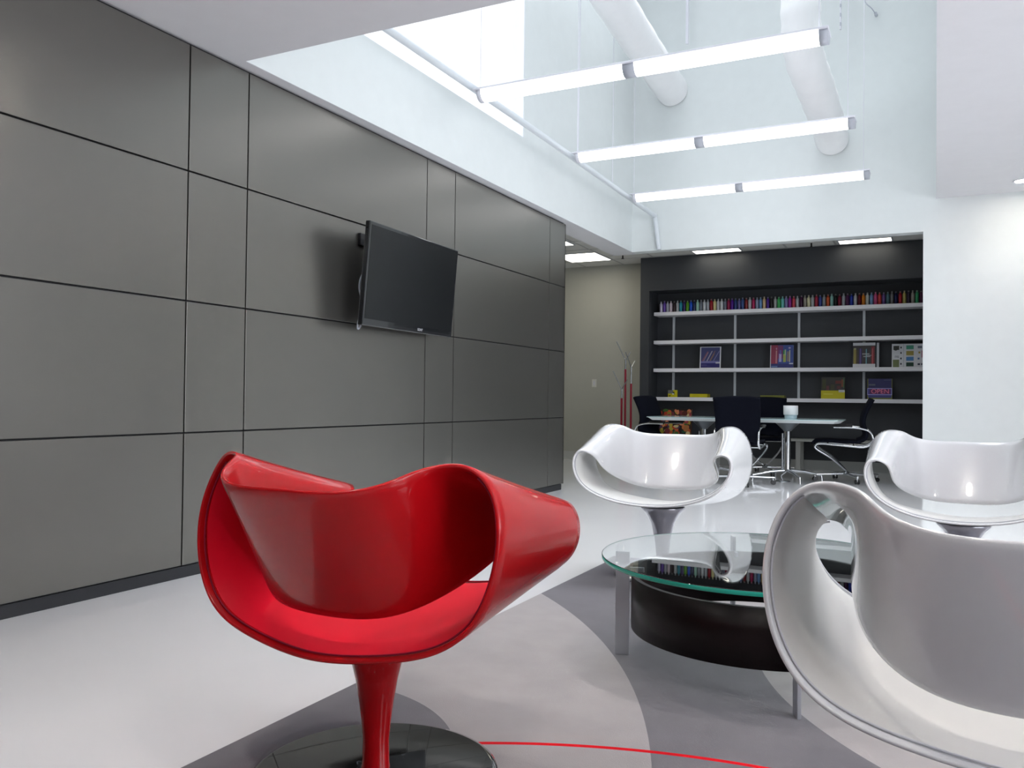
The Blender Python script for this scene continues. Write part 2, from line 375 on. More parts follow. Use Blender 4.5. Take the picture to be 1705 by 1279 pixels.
# ================================================================== RUG
def rug_material():
    m = bpy.data.materials.new('patterned_wool'); m.use_nodes = True; nt = m.node_tree; L = nt.links; b = nt.nodes['Principled BSDF']
    b.inputs['Roughness'].default_value = 0.95; b.inputs['Specular IOR Level'].default_value = 0.15
    tc = nt.nodes.new('ShaderNodeTexCoord')
    sepv = nt.nodes.new('ShaderNodeVectorMath'); sepv.operation = 'MULTIPLY'; sepv.inputs[1].default_value = (1, 1, 0); L.new(tc.outputs['Object'], sepv.inputs[0])
    def mth(op, a, bb):
        n = nt.nodes.new('ShaderNodeMath'); n.operation = op
        for i, q in enumerate((a, bb)):
            if q is None: continue
            if isinstance(q, (int, float)): n.inputs[i].default_value = q
            else: L.new(q, n.inputs[i])
        return n.outputs[0]
    def dist(x, y):
        n = nt.nodes.new('ShaderNodeVectorMath'); n.operation = 'DISTANCE'; L.new(sepv.outputs[0], n.inputs[0]); n.inputs[1].default_value = (x, y, 0); return n.outputs['Value']
    A = mth('LESS_THAN', dist(-4.169, 0.848), 3.737); B = mth('LESS_THAN', dist(1.032, 3.504), 1.649)
    C = mth('LESS_THAN', dist(-0.6, 4.45), 0.78); D = mth('LESS_THAN', dist(-1.62, 1.62), 0.58)
    light = mth('MAXIMUM', mth('MAXIMUM', A, B), C); light = mth('MULTIPLY', light, mth('SUBTRACT', 1.0, D))
    r1 = mth('LESS_THAN', mth('ABSOLUTE', mth('SUBTRACT', dist(-0.282, 0.549), 1.637), None), 0.0085)
    r2 = mth('LESS_THAN', mth('ABSOLUTE', mth('SUBTRACT', dist(-1.0, 2.35), 1.64), None), 0.0085)
    sx_ = nt.nodes.new('ShaderNodeSeparateXYZ'); L.new(tc.outputs['Object'], sx_.inputs[0])
    r1 = mth('MULTIPLY', r1, mth('GREATER_THAN', sx_.outputs[0], -1.25)); r2 = mth('MULTIPLY', r2, mth('GREATER_THAN', sx_.outputs[0], -0.84))
    red = mth('MAXIMUM', r1, r2)
    m1 = nt.nodes.new('ShaderNodeMix'); m1.data_type = 'RGBA'; L.new(light, m1.inputs[0]); m1.inputs[6].default_value = (*sg(116, 114, 119), 1); m1.inputs[7].default_value = (*sg(160, 156, 157), 1)
    m2 = nt.nodes.new('ShaderNodeMix'); m2.data_type = 'RGBA'; L.new(red, m2.inputs[0]); L.new(m1.outputs[2], m2.inputs[6]); m2.inputs[7].default_value = (*sg(205, 15, 30), 1)
    n = nt.nodes.new('ShaderNodeTexNoise'); n.inputs['Scale'].default_value = 7; n.inputs['Detail'].default_value = 8; L.new(tc.outputs['Object'], n.inputs['Vector'])
    mr = nt.nodes.new('ShaderNodeMapRange'); mr.inputs['To Min'].default_value = 0.88; mr.inputs['To Max'].default_value = 1.1; L.new(n.outputs['Fac'], mr.inputs['Value'])
    sc = nt.nodes.new('ShaderNodeVectorMath'); sc.operation = 'SCALE'; L.new(m2.outputs[2], sc.inputs[0]); L.new(mr.outputs[0], sc.inputs['Scale']); L.new(sc.outputs[0], b.inputs['Base Color'])
    n2 = nt.nodes.new('ShaderNodeTexNoise'); n2.inputs['Scale'].default_value = 400; L.new(tc.outputs['Object'], n2.inputs['Vector'])
    bp = nt.nodes.new('ShaderNodeBump'); bp.inputs['Strength'].default_value = 0.4; bp.inputs['Distance'].default_value = 0.002; L.new(n2.outputs['Fac'], bp.inputs['Height']); L.new(bp.outputs[0], b.inputs['Normal'])
    return m
tag(MB().box(-1.66, 1.5, 0.2, 4.62, 0.0, ZRUG, rug_material()).build('area_rug', bevel=0.003), 'grey area rug with large curved shapes and a thin red line', 'rug')

# ================================================================== COFFEE TABLE
def coffee_table():
    t = thing('coffee_table', 'round glass coffee table with dark curved wood apron and metal legs', 'table', (-0.545, 3.02, ZRUG))
    z = 0.382 - ZRUG; R = 0.55
    top = MB(); top.lathe([(R - .002, z - .016), (R, z - .0145), (R, z - .0015), (R - .002, z)], m_glass, 128); o = top.build('glass_top', t, merge=True)
    me = o.data; me.materials.append(m_gedge)
    for p in me.polygons:
        if abs(p.normal.z) < 0.5: p.material_index = 1
    r0 = 0.445; th = 0.016
    def arc_panel(a0, a1, z0, z1, rc=0.05):
        mb = MB(); N = 72; V = []; F = []
        for i in range(N + 1):
            a = a0 + (a1 - a0) * i / N; s = min(i, N - i) / N * abs(a1 - a0) * r0
            lo = z0 + (rc - math.sqrt(max(0, rc ** 2 - (rc - s) ** 2)) if s < rc else 0)
            for r in (r0, r0 - th):
                for zz in (lo, z1): V.append((r * math.cos(a), r * math.sin(a), zz))
        for i in range(N):
            b = i * 4; c_ = b + 4
            F += [(b, c_, c_ + 1, b + 1), (b + 2, b + 3, c_ + 3, c_ + 2), (b + 1, c_ + 1, c_ + 3, b + 3), (b, b + 2, c_ + 2, c_)]
        F += [(0, 1, 3, 2), (N * 4, N * 4 + 2, N * 4 + 3, N * 4 + 1)]
        mb.add(V, F, m_wenge, False); return mb
    A = [math.radians(q) for q in (194, 293, 374, 473)]
    for q in (0, 2):
        pa = arc_panel(A[q] + 0.06 if q == 0 else A[q] + .06, A[q] + PI - .10, 0.118, 0.302)
        o = pa.build('apron_panel', t)
        for p in o.data.polygons: p.use_smooth = abs(p.normal.z) < .3
    for a in A:
        lg = MB(); mm = Matrix.Rotation(a, 4, 'Z')
        lg.box(0.452, 0.502, -.006, .006, 0, z - .0165, m_alu, mm); lg.box(0.40, 0.452, -.006, .006, 0.285, 0.302, m_alu, mm); lg.build('leg', t, bevel=0.0012)
coffee_table()

# ================================================================== TELEVISION
def television():
    k_ = 1.083; c = Vector((-2.958 * k_, 4.475 * k_, 0.93 + 0.712 * k_)); w, h = 1.08 * k_, 0.606 * k_; yaw, tilt = -0.042, 0.08
    n = Vector((math.cos(yaw), -math.sin(yaw), 0)); u = Vector((math.sin(yaw), math.cos(yaw), 0)); up_ = (Vector((0, 0, 1)) * math.cos(tilt) + n * math.sin(tilt))
    nn = u.cross(up_); 
    t = thing('television', 'black flat screen television angled out from the grey panel wall', 'television', c)
    # local axes: x = width (u), y = toward wall, z = up
    Mx = Matrix(((u.x, -nn.x, up_.x), (u.y, -nn.y, up_.y), (u.z, -nn.z, up_.z))); 
    t.rotation_euler = Mx.to_euler()
    MB().box(-w / 2, w / 2, 0, .035, -h / 2, h / 2, m_tv).build('housing', t, bevel=0.006)
    MB().box(-w / 2 + .022, w / 2 - .022, -.0015, .0005, -h / 2 + .045, h / 2 - .022, m_screen).build('screen', t)
    MB().box(-w / 2 + .15, w / 2 - .15, .035, .075, -h / 2 + .1, h / 2 - .12, m_plastic).build('rear_cover', t, bevel=.01)
    v, f = text_mesh('SONY', 0.026); mb = MB(); mb.add(v, f, m_paper, False, Matrix.Translation((0.12, -.0016, -h / 2 + .024)) @ Matrix.Rotation(PI / 2, 4, 'X')); mb.build('logo', t)
    # bracket
    bpy.context.view_layer.update(); inv = t.matrix_world.inverted(); TB = Matrix.Translation((XW, 4.85, 1.70))
    bp_ = MB().box(0, .02, -.40, .30, .22, .30, m_plastic, TB).box(0, .02, -.10, .30, -.2, .22, m_plastic, TB).build('wall_bracket', t, bevel=.003); bp_.matrix_parent_inverse = inv
    ar_ = MB().tube([(0.01, .08, 0.0), (0.05, .0, 0.0), (.11, .03, 0.0)], .018, m_plastic, M=TB).build('bracket_arm', t); ar_.matrix_parent_inverse = inv
    bpy.context.view_layer.update()
    cb = MB().tube(catmull([(XW + .13, 4.50, 1.80), (XW + .10, 4.38, 1.72), (XW + .09, 4.35, 1.62), (XW + .11, 4.37, 1.5), (XW + .10, 4.33, 1.40), (XW + .08, 4.36, 1.36), (XW + .06, 4.45, 1.42), (XW + .05, 4.6, 1.5)], 6), .006, m_fix, 6).build('cable', t)
    cb.matrix_parent_inverse = t.matrix_world.inverted()
television()

# ================================================================== SHELVING AND ITS CONTENTS
XA, XE = -3.64, 1.9
sh_z = [2.185, 1.775, 1.374, 0.963]
shelves = []
wordz = ['top', 'second', 'third', 'lowest']
for k, z in enumerate(sh_z):
    o = MB().box(XA, XE, 11.75, YB - .032, z - .05, z, m_shelf).build('wall_shelf', bevel=.002)
    tag(o, ['white wall shelf carrying the long row of coloured bottles', 'empty white wall shelf, second one down', 'white wall shelf, third one down, with brochures standing on it', 'lowest long white wall shelf, with yellow booklets on it'][k], 'shelf', 'white shelves in the dark recess')
for k, x in enumerate((-3.416, -2.53, -1.668, -0.846)):
    o = MB().box(x - .016, x + .016, YB - .055, YB - .031, 0.963, sh_z[0] - .05, m_rail).build('shelf_upright')
    tag(o, ['grey vertical shelf upright, leftmost of the four', 'grey vertical shelf upright, second from the left', 'grey vertical shelf upright, third from the left', 'grey vertical shelf upright, rightmost, behind the bottle brochure'][k], 'upright', 'uprights behind the white shelves')
# low bench
t = thing('low_bench', 'low white bench along the dark wall behind the meeting table', 'bench', (0, 0, 0))
MB().box(-3.62, 1.8, 11.62, YB - .04, 0.395, 0.42, m_basebd).build('bench_top', t, bevel=.002)
for x in (-3.4, -1.625, 0.2, 1.6):
    MB().box(x - .03, x + .03, 11.66, 11.70, 0.0, 0.395, m_basebd).build('leg', t)
    MB().box(x - .03, x + .03, YB - .1, YB - .06, 0, .395, m_basebd).build('leg', t)

bottle_cols = [('lavender', (200, 195, 215)), ('violet', (105, 75, 165)), ('pale grey', (165, 168, 180)), ('pinkish white', (205, 190, 200)), ('dark brown', (50, 35, 38)), ('silver', (170, 172, 176)), ('teal', (35, 140, 160)), ('dark purple', (50, 38, 95)), ('lime green', (85, 150, 30)), ('blue', (25, 80, 190)), ('navy', (35, 45, 85)), ('mint', (150, 195, 180)), ('grey', (115, 122, 132)), ('white', (195, 200, 205)), ('light grey', (160, 168, 175)), ('red', (150, 20, 35)), ('pale yellow', (205, 195, 140)), ('silvery white', (180, 182, 188)), ('white', (205, 208, 212)), ('slate', (105, 110, 125)), ('crimson', (135, 20, 65)), ('purple', (75, 20, 135)), ('steel blue', (45, 65, 120)), ('periwinkle', (95, 90, 145)), ('dusky blue', (55, 80, 135)), ('brick red', (125, 35, 40)), ('silver', (175, 178, 184)), ('raspberry', (165, 35, 85)), ('light slate', (140, 150, 175)), ('sky blue', (95, 135, 180)), ('tan', (200, 170, 130)), ('deep violet', (70, 35, 135)), ('black', (30, 24, 26)), ('light grey', (160, 162, 162)), ('green', (60, 165, 90)), ('aqua', (110, 190, 185)), ('lavender blue', (125, 125, 170)), ('magenta', (140, 40, 140)), ('coral red', (190, 65, 80)), ('silver', (165, 172, 176)), ('dark plum', (55, 20, 50)), ('beige grey', (150, 145, 135)), ('cream', (205, 200, 165)), ('light grey', (165, 170, 172)), ('crimson', (165, 40, 65)), ('indigo', (60, 75, 150)), ('silver grey', (135, 138, 142)), ('orange', (190, 80, 40)), ('mint', (135, 185, 175)), ('black green', (15, 28, 26)), ('maroon', (120, 25, 50)), ('silver', (160, 165, 172)), ('plum', (75, 30, 75)), ('royal blue', (30, 55, 165)), ('white', (190, 192, 196)), ('dark maroon', (100, 15, 35)), ('orange', (205, 120, 25)), ('ivory', (195, 198, 190)), ('light blue', (115, 155, 195)), ('pink', (200, 85, 135)), ('coral', (205, 70, 70)), ('mauve', (110, 85, 145)), ('slate teal', (80, 115, 125)), ('grey', (120, 120, 122)), ('navy', (20, 28, 80)), ('red', (160, 22, 40)), ('pale gold', (175, 165, 95)), ('dark grey', (55, 42, 62)), ('silvery beige', (160, 155, 145)), ('green', (55, 150, 100)), ('plum', (80, 35, 65))]
nb = len(bottle_cols); bx0, bx1 = -3.565, -0.165
bodym = MB().lathe([(0.0205, 0), (0.0215, 0.003), (0.0215, 0.122), (0.019, 0.133), (0.010, 0.142), (0.009, 0.150)], mat('b0', (0.5, 0.5, 0.5)), 14).build('bottle')
capm = MB().lathe([(0.0095, 0.148), (0.0105, 0.150), (0.0105, 0.163), (0.0085, 0.168), (0, 0.168)], m_shelf, 10).build('cap', bodym)
words = ['first', 'second', 'third', 'fourth', 'fifth', 'sixth', 'seventh', 'eighth', 'ninth', 'tenth']
for i, (nm, rgb) in enumerate(bottle_cols):
    if i == 0: b, cp = bodym, capm
    else:
        b = bodym.copy(); COL.objects.link(b); cp = capm.copy(); COL.objects.link(cp); cp.parent = b
    b.location = (bx0 + (bx1 - bx0) * i / (nb - 1), 11.86 + random.uniform(-.004, .004), sh_z[0] + .0005)
    sc = random.choice((0.97, 1.0, 1.0, 1.03)); b.scale = (1, 1, sc)
    mm = mat('bottle_' + nm.replace(' ', '_') + '_%d_%d_%d' % rgb, sg(*[min(255, q * 1.08) for q in rgb]), 0.3, metal=0.15)
    b.material_slots[0].link = 'OBJECT'; b.material_slots[0].material = mm
    cm = mat('cap_' + mm.name, tuple(0.55 * q + 0.15 for q in sg(*rgb)), 0.3); cp.material_slots[0].link = 'OBJECT'; cp.material_slots[0].material = cm
    l_ = bottle_cols[i - 1][0] if i else None; r_ = bottle_cols[i + 1][0] if i < nb - 1 else None
    if i == 0: lab = '%s bottle on the top shelf, first at the left end' % nm
    elif i == nb - 1: lab = '%s bottle on the top shelf, last one at the right end' % nm
    else: lab = '%s bottle on the top shelf, between %s one and %s one' % (nm, l_, r_)
    tag(b, lab, 'bottle', 'row of coloured bottles on the top shelf')

# printed matter: one mesh per piece, drawing as thin shapes on the front face
def printed(name, label, cat, x0, x1, z0, h, y, base, shapes, th=0.006, lean=0.10, group=None, rotz=0.0):
    w = x1 - x0; mb = MB(); mb.box(0, w, 0, th, 0, h, base)
    for k, s in enumerate(shapes):
        kind, col = s[0], s[1]; m = col if not isinstance(col, tuple) else mat('ink_%d_%d_%d' % col, sg(*col), 0.45)
        d = -0.0004 - 0.00012 * k
        if kind == 'r':
            a0, a1, b0, b1 = s[2:]; mb.add([(a0 * w, d, b0 * h), (a1 * w, d, b0 * h), (a1 * w, d, b1 * h), (a0 * w, d, b1 * h)], [(0, 1, 2, 3)], m)
        elif kind == 'l':   # slanted bar
            xa, za, xb, zb, t_ = s[2:]; mb.add([((xa - t_) * w, d, za * h), ((xa + t_) * w, d, za * h), ((xb + t_) * w, d, zb * h), ((xb - t_) * w, d, zb * h)], [(0, 1, 2, 3)], m)
        elif kind == 'e':
            cx, cz, rx, rz = s[2:]; V = [((cx + rx * math.cos(q * PI / 8)) * w, d, (cz + rz * math.sin(q * PI / 8)) * h) for q in range(16)]; mb.add(V, [tuple(range(16))], m)
        elif kind == 't':
            txt, cx, cz, size = s[2:]; v, f = text_mesh(txt, size, 0.0001); mb.add(v, f, m, False, Matrix.Translation((cx * w, d, cz * h)) @ Matrix.Rotation(PI / 2, 4, 'X'))
    o = mb.build(name, loc=(x0, y, z0)); o.rotation_euler = (-lean, 0, rotz); tag(o, label, cat, group); return o
Wt = (200, 202, 212)
printed('brochure', 'blue brochure with slanted pens and white border, left on the third shelf', 'brochure', -2.982, -2.686, sh_z[2] + .001, 0.305, 11.80, m_paper,
        [('r', (58, 62, 108), .05, .95, .03, .97), ('r', (110, 110, 165), .05, .95, .24, .34), ('r', (36, 34, 100), .05, .95, .03, .24), ('l', (120, 80, 100), .12, .33, .38, .78, .035), ('l', (165, 140, 150), .18, .33, .40, .74, .012), ('l', (160, 158, 175), .34, .33, .58, .80, .025), ('l', (150, 120, 60), .50, .35, .68, .68, .02), ('l', (125, 95, 100), .48, .35, .72, .80, .02), ('l', (120, 120, 165), .66, .35, .92, .80, .02), ('r', (190, 192, 200), .76, .95, .22, .28), ('r', (90, 88, 140), .08, .34, .14, .16), ('r', (90, 88, 140), .08, .50, .10, .11)])
printed('brochure', 'red and blue brochure with four bottles, centre of the third shelf', 'brochure', -2.016, -1.712, sh_z[2] + .001, 0.312, 11.80, m_paper,
        [('r', (55, 75, 140), .03, 1, 0, 1), ('r', (140, 48, 75), .03, .33, .16, 1), ('r', (110, 50, 100), .33, .55, .4, .98), ('r', (45, 50, 110), .03, 1, 0, .18), ('r', (185, 130, 135), .24, .29, .2, .76), ('e', (160, 120, 150), .265, .84, .03, .05), ('r', (165, 155, 200), .38, .49, .26, .62), ('r', (95, 90, 165), .41, .48, .6, .78), ('r', (150, 160, 80), .56, .68, .25, .6), ('r', (55, 135, 70), .56, .62, .6, .76), ('r', (145, 175, 140), .62, .68, .55, .8), ('r', (125, 110, 108), .72, .82, .28, .72), ('r', (175, 180, 165), .82, .86, .25, .78), ('e', (165, 150, 195), .83, .87, .05, .04), ('r', (190, 195, 210), .82, .99, .16, .21), ('r', (100, 125, 170), .06, .32, .03, .08)])
printed('brochure', 'white framed brochure with gold, purple and red bottles, right on third shelf', 'brochure', -0.966, -0.697, sh_z[2] + .001, 0.325, 11.79, m_paper,
        [('r', (52, 46, 46), 0, 1, .14, .88), ('r', (140, 128, 60), .03, .14, .14, .74), ('e', (165, 165, 120), .09, .75, .06, .03), ('r', (75, 60, 25), .14, .2, .14, .7), ('r', (48, 32, 90), .28, .4, .14, .76), ('r', (110, 95, 150), .32, .345, .14, .76), ('r', (25, 35, 55), .56, .66, .14, .74), ('r', (120, 175, 180), .58, .62, .14, .74), ('r', (120, 25, 35), .82, .97, .14, .84), ('r', (180, 80, 85), .86, .9, .14, .76), ('r', (165, 165, 165), .42, .74, .52, .56), ('r', (165, 170, 175), .6, .84, .47, .49), ('r', (165, 165, 170), .47, .78, .42, .455)])
o = printed('brochure', 'grey-edged brochure standing just behind the bottle brochure', 'brochure', -0.90, -0.655, sh_z[2] + .001, 0.325, 11.845, m_paper, [('r', (42, 44, 54), .05, .88, 0, 1)])
printed('colour_chart', 'opened colour chart with green, yellow and blue swatches beside white wall', 'chart', -0.502, -0.05, sh_z[2] + .001, 0.30, 11.79, m_paper,
        [('r', (55, 58, 48), .04, .19, .74, .92), ('e', (40, 42, 36), .1, .8, .06, .09), ('r', (108, 118, 75), .03, .19, 0, .32), ('t', (55, 45, 85), 'ns', .13, .46, 0.055)] +
        [('r', (25, 28, 50), .22, .255, q, q + .08) for q in (.1, .33, .57, .8)] + [('r', (165, 170, 180), .30, .31, 0, 1)] +
        [('r', (60, 140, 115), .37, .56, .76, .93), ('r', (155, 140, 60), .37, .56, .5, .69), ('r', (65, 120, 175), .37, .56, .27, .44), ('r', (5, 55, 40), .37, .56, .03, .2)] +
        [('r', (100, 110, 125), .66, .77, .8, .9), ('r', (150, 130, 50), .68, .73, .58, .66), ('r', (165, 60, 85), .76, .78, .4, .7), ('r', (80, 110, 150), .66, .71, .32, .4), ('r', (50, 58, 75), .66, .72, .08, .16), ('r', (50, 58, 75), .75, .78, .08, .16), ('r', (90, 120, 170), .85, .95, .3, .5)], th=.01)
printed('brochure', 'dark brochure with wide yellow band standing on the lowest shelf', 'brochure', -1.357, -1.062, sh_z[3] + .001, 0.285, 11.80, m_yellow,
        [('r', (45, 40, 36), .0, 1, .38, 1), ('r', (60, 60, 22), .05, .2, .45, .9), ('r', (105, 35, 28), .6, .92, .7, .84), ('r', (90, 45, 50), .22, .34, .4, .6), ('r', (115, 60, 30), .84, .93, .55, .9), ('r', (85, 38, 42), .66, .82, .45, .6), ('r', (62, 58, 34), .4, .56, .42, .66), ('r', (50, 95, 50), .93, .97, .5, .95), ('r', (190, 192, 190), .74, .99, .3, .41), ('r', (215, 210, 90), .1, .5, .2, .23)])
printed('brochure', 'dark blue brochure with a pink neon OPEN sign, on the lowest shelf', 'brochure', -0.790, -0.495, sh_z[3] + .001, 0.265, 11.80, m_dyellow,
        [('r', (38, 36, 92), .03, .97, .07, 1), ('r', (60, 60, 125), .03, .97, .07, .2), ('r', (150, 145, 205), .0, .99, .2, .54), ('r', (62, 58, 130), .025, .965, .235, .505), ('r', (95, 38, 90), .10, .93, .25, .49), ('t', (235, 120, 150), 'OPEN', .515, .37, 0.083), ('r', (85, 88, 110), .05, .32, .66, .74), ('r', (85, 85, 120), .66, .94, .92, .94)])
printed('card', 'small yellow and grey card at the left of the lowest shelf', 'card', -3.437, -3.300, sh_z[3] + .001, 0.10, 11.80, m_yellow,
        [('r', (110, 112, 108), 0, .55, .5, 1), ('r', (60, 70, 55), .5, .7, .4, .75), ('e', (215, 215, 210), .55, .45, .1, .1), ('r', (60, 55, 20), .1, .3, .12, .25)], th=.012, lean=.05)
tag(MB().box(-3.114, -2.866, 11.78, 11.95, sh_z[3] + .001, sh_z[3] + .05, m_yellow).build('booklet', bevel=.002), 'bright yellow booklet lying flat on the lowest shelf near left', 'booklet')
tag(MB().box(-2.140, -1.824, 11.78, 11.95, sh_z[3] + .001, sh_z[3] + .038, m_dyellow).build('booklet', bevel=.002), 'olive booklet lying flat on the lowest shelf behind the black chairs', 'booklet')
# picture of fruit and vegetables on the bench
random.seed(11)
fr = [('r', (40, 28, 22), 0, 1, 0, 1)]
pal = [(190, 60, 35), (205, 120, 60), (190, 165, 60), (60, 100, 40), (215, 195, 140), (120, 45, 50), (215, 130, 90), (25, 80, 55), (160, 60, 70), (85, 60, 90), (150, 140, 40), (200, 90, 50), (90, 35, 30), (170, 110, 60)]
for k in range(110): fr.append(('e', random.choice(pal), random.uniform(.05, .95), random.uniform(.06, .94), random.uniform(.03, .085), random.uniform(.05, .11)))
fr = [fr[0]] + [(s[0], s[1], s[2], s[3], min(s[4], s[2] - .005, .995 - s[2]), min(s[5], s[3] - .005, .995 - s[3])) for s in fr[1:]]
printed('picture_board', 'colourful fruit and vegetable picture board leaning on the low bench', 'picture', -3.60, -3.10, 0.421, 0.375, 11.80, mat('board_orange', sg(160, 95, 50), .5), fr, th=.02, lean=.12)
printed('folder', 'dark blue folder lying on the low bench beside the fruit picture', 'folder', -3.02, -2.80, 0.421, 0.012, 11.72, mat('folder_blue', sg(30, 32, 110), .4), [], th=.2, lean=0)

# ================================================================== MEETING TABLE, CHAIRS, CUP
def meeting_table():
    t = thing('meeting_table', 'long frosted glass meeting table on two chrome column bases', 'table', (-2.03, 10.2, 0))
    L, Wd, zt = 1.12, 0.46, 0.722
    def outline(s=0.0, n=10):
        P = []
        for (cx, sy) in ((1, -1), (1, 1), (-1, 1), (-1, -1)):
            pass
        for k in range(-n, n + 1): u = k / n; P.append((L - .04 - s + .04 * (1 - u * u), (Wd - s) * .92 * u * .98))
        for k in range(n, -n - 1, -1): u = k / n; P.append((u * (L - .04 - s) * .98, (Wd - s) * (.92 + .08 * (1 - u * u))))
        for k in range(n, -n - 1, -1): u = k / n; P.append((-(L - .04 - s + .04 * (1 - u * u)), (Wd - s) * .92 * u * .98))
        for k in range(-n, n + 1): u = k / n; P.append((u * (L - .04 - s) * .98, -(Wd - s) * (.92 + .08 * (1 - u * u))))
        return P
    def slab(P, z0, z1, m, P2=None):
        P2 = P2 or P; n = len(P); V = [(x, y, z1) for x, y in P] + [(x, y, z0) for x, y in P2]
        mb = MB(); mb.add(V, [tuple(range(n)), tuple(range(2 * n - 1, n - 1, -1))] + [(i, n + i, n + (i + 1) % n, (i + 1) % n) for i in range(n)], m); return mb
    slab(outline(), zt - .009, zt, m_frost).build('glass_top', t)
    slab(outline(.012), zt - .042, zt - .0095, m_tabedge, outline(.055)).build('under_frame', t)
    for sx in (-.49, .49):
        p = MB(); p.lathe([(0.045, 0.10), (0.04, 0.14), (0.04, 0.575)], m_chrome, 28, (sx, 0, 0))
        p.build('column', t)
        MB().lathe([(0.042, .575), (0.05, 0.588), (0.13, 0.665), (0.14, 0.6795)], mat('smoked_metal', (0.22, 0.24, 0.26), .3, metal=.7), 28, (sx, 0, 0)).build('column_head', t)
        for a in (20, 110, 200, 290):
            ar = math.radians(a + (8 if sx > 0 else -8)); f = MB(); d = Vector((math.cos(ar), math.sin(ar), 0))
            f.tube([(sx, 0, .12), tuple(Vector((sx, 0, .105)) + d * .2), tuple(Vector((sx, 0, .065)) + d * .40)], [.022, .018, .013], m_chrome, 10)
            f.tube([tuple(Vector((sx, 0, .075)) + d * .40), tuple(Vector((sx, 0, .0)) + d * .41)], .012, m_chrome, 10); f.build('foot', t)
        cc = MB(); cc.tube([(sx - .055, -.01, .10), (sx - .055, -.01, .55)], .012, m_chrome_d, 8); cc.build('cable_riser', t)
        MB().lathe([(0.085, 0.0), (0.085, .006), (0.03, .012), (0, .012)], m_chrome_d, 24, (sx - .03, -.12, 0)).tube(catmull([(sx - .03, -.12, .01), (sx - .05, -.10, .06), (sx - .01, -.05, .10), (sx, -.02, .12)], 5), .006, m_fixw, 6).build('floor_outlet', t)
meeting_table()
t = thing('drum_container', 'white round container with clear glass foot on the meeting table', 'container', (-1.49, 10.1, 0.7225))
MB().lathe([(0.076, .045), (0.080, .05), (0.081, .15), (0.079, .152), (0.070, .15), (0.068, .14), (0, .14)], m_cupw, 36).build('drum', t)
MB().lathe([(0.066, .0), (0.068, .004), (0.072, .046), (0, .046)], mat('frosted_foot', (0.45, 0.6, 0.66), .15, coat=.5), 36).build('glass_foot', t)

def conf_chair_proto():
    t = thing('conference_chair', '', 'chair')
    hw = 0.235
    # side loops of chrome tube, armrest to base
    for s in (-1, 1):
        P = [(s * hw, -.13, .632), (s * hw, .06, .632), (s * hw, .17, .620), (s * hw, .25, .59), (s * hw, .285, .52), (s * hw, .27, .455), (s * hw, .20, .415), (s * hw, .10, .415), (s * hw, -.10, .43), (s * hw, -.27, .44), (s * hw, -.325, .42), (s * hw * .97, -.31, .375), (s * hw * .7, -.15, .27), (s * hw * .25, -.02, .15), (s * .02, 0.0, .12), (s * .018, 0.0, .10)]
        MB().tube(catmull(P, 5), .0115, m_chrome, 10).build('tube_frame', t)
        MB().box(s * hw - .018, s * hw + .018, -.15, .07, .641, .662, m_plastic).build('arm_pad', t, bevel=.008)
    # continuous sling seat and back: seat cushion and backrest with thickness
    def sling(P, w, th, name, m, bw=.010):
        C = catmull(P, 6); V = []; F = []; n = len(C)
        for i, p in enumerate(C):
            a = C[max(0, i - 1)]; b = C[min(n - 1, i + 1)]; d = (b - a).normalized(); nn = Vector((0, -d.z, d.y))
            wi = w(i / (n - 1))
            for q in range(9):
                u = q / 8 * 2 - 1; bow = -bw * (1 - u * u)
                V.append((u * wi, p.y + nn.y * (th / 2 + bow), p.z + nn.z * (th / 2 + bow)))
            for q in range(8, -1, -1):
                u = q / 8 * 2 - 1; bow = -bw * (1 - u * u)
                V.append((u * wi, p.y - nn.y * (th / 2 - bow), p.z - nn.z * (th / 2 - bow)))
        for i in range(n - 1):
            for k in range(18): k2 = (k + 1) % 18; F.append((i * 18 + k, i * 18 + k2, (i + 1) * 18 + k2, (i + 1) * 18 + k))
        F += [tuple(range(18)), tuple((n - 1) * 18 + k for k in range(17, -1, -1))]
        mb = MB(); mb.add(V, F, m, True); return mb.build(name, t)
    sling([(0, -.35, .435), (0, -.34, .462), (0, -.25, .475), (0, 0, .47), (0, .14, .465)], lambda u: .215, .035, 'seat', m_black)
    sling([(0, .13, .462), (0, .20, .50), (0, .225, .57), (0, .195, .68), (0, .215, .80), (0, .29, .955)], lambda u: .22 + .03 * u, .03, 'backrest', m_black, -.035)
    MB().tube([(-hw, .08, .417), (hw, .08, .417)], .011, m_chrome, 10).tube([(-hw, -.2, .437), (hw, -.2, .437)], .011, m_chrome, 10).build('cross_bar', t)
    MB().lathe([(0.03, .07), (0.036, .075), (0.036, .105), (0.02, .12)], m_chrome_d, 20).build('hub', t)
    for a in (0, 90, 180, 270):
        ar = math.radians(a + 20); d = Vector((math.cos(ar), math.sin(ar), 0))
        f = MB(); f.tube([tuple(d * .02 + Vector((0, 0, .09))), tuple(d * .22 + Vector((0, 0, .082))), tuple(d * .37 + Vector((0, 0, .078)))], [.015, .013, .012], m_chrome, 10); f.build('base_arm', t)
        k = MB(); px = d.cross(Vector((0, 0, 1))); c0 = d * .355 + Vector((0, 0, .0255))
        for q in (-1, 1): k.tube([tuple(c0 + px * q * .008), tuple(c0 + px * q * .024)], .025, m_plastic, 16)
        k.tube([tuple(c0), tuple(c0 + Vector((0, 0, .05)))], .007, m_chrome, 8); k.build('caster', t)
    return t
def dup(root):
    r = root.copy(); COL.objects.link(r)
    for ch in list(root.children):
        c_ = ch.copy(); COL.objects.link(c_); c_.parent = r
    return r
cc0 = conf_chair_proto()
GR = 'black conference chairs around the meeting table'
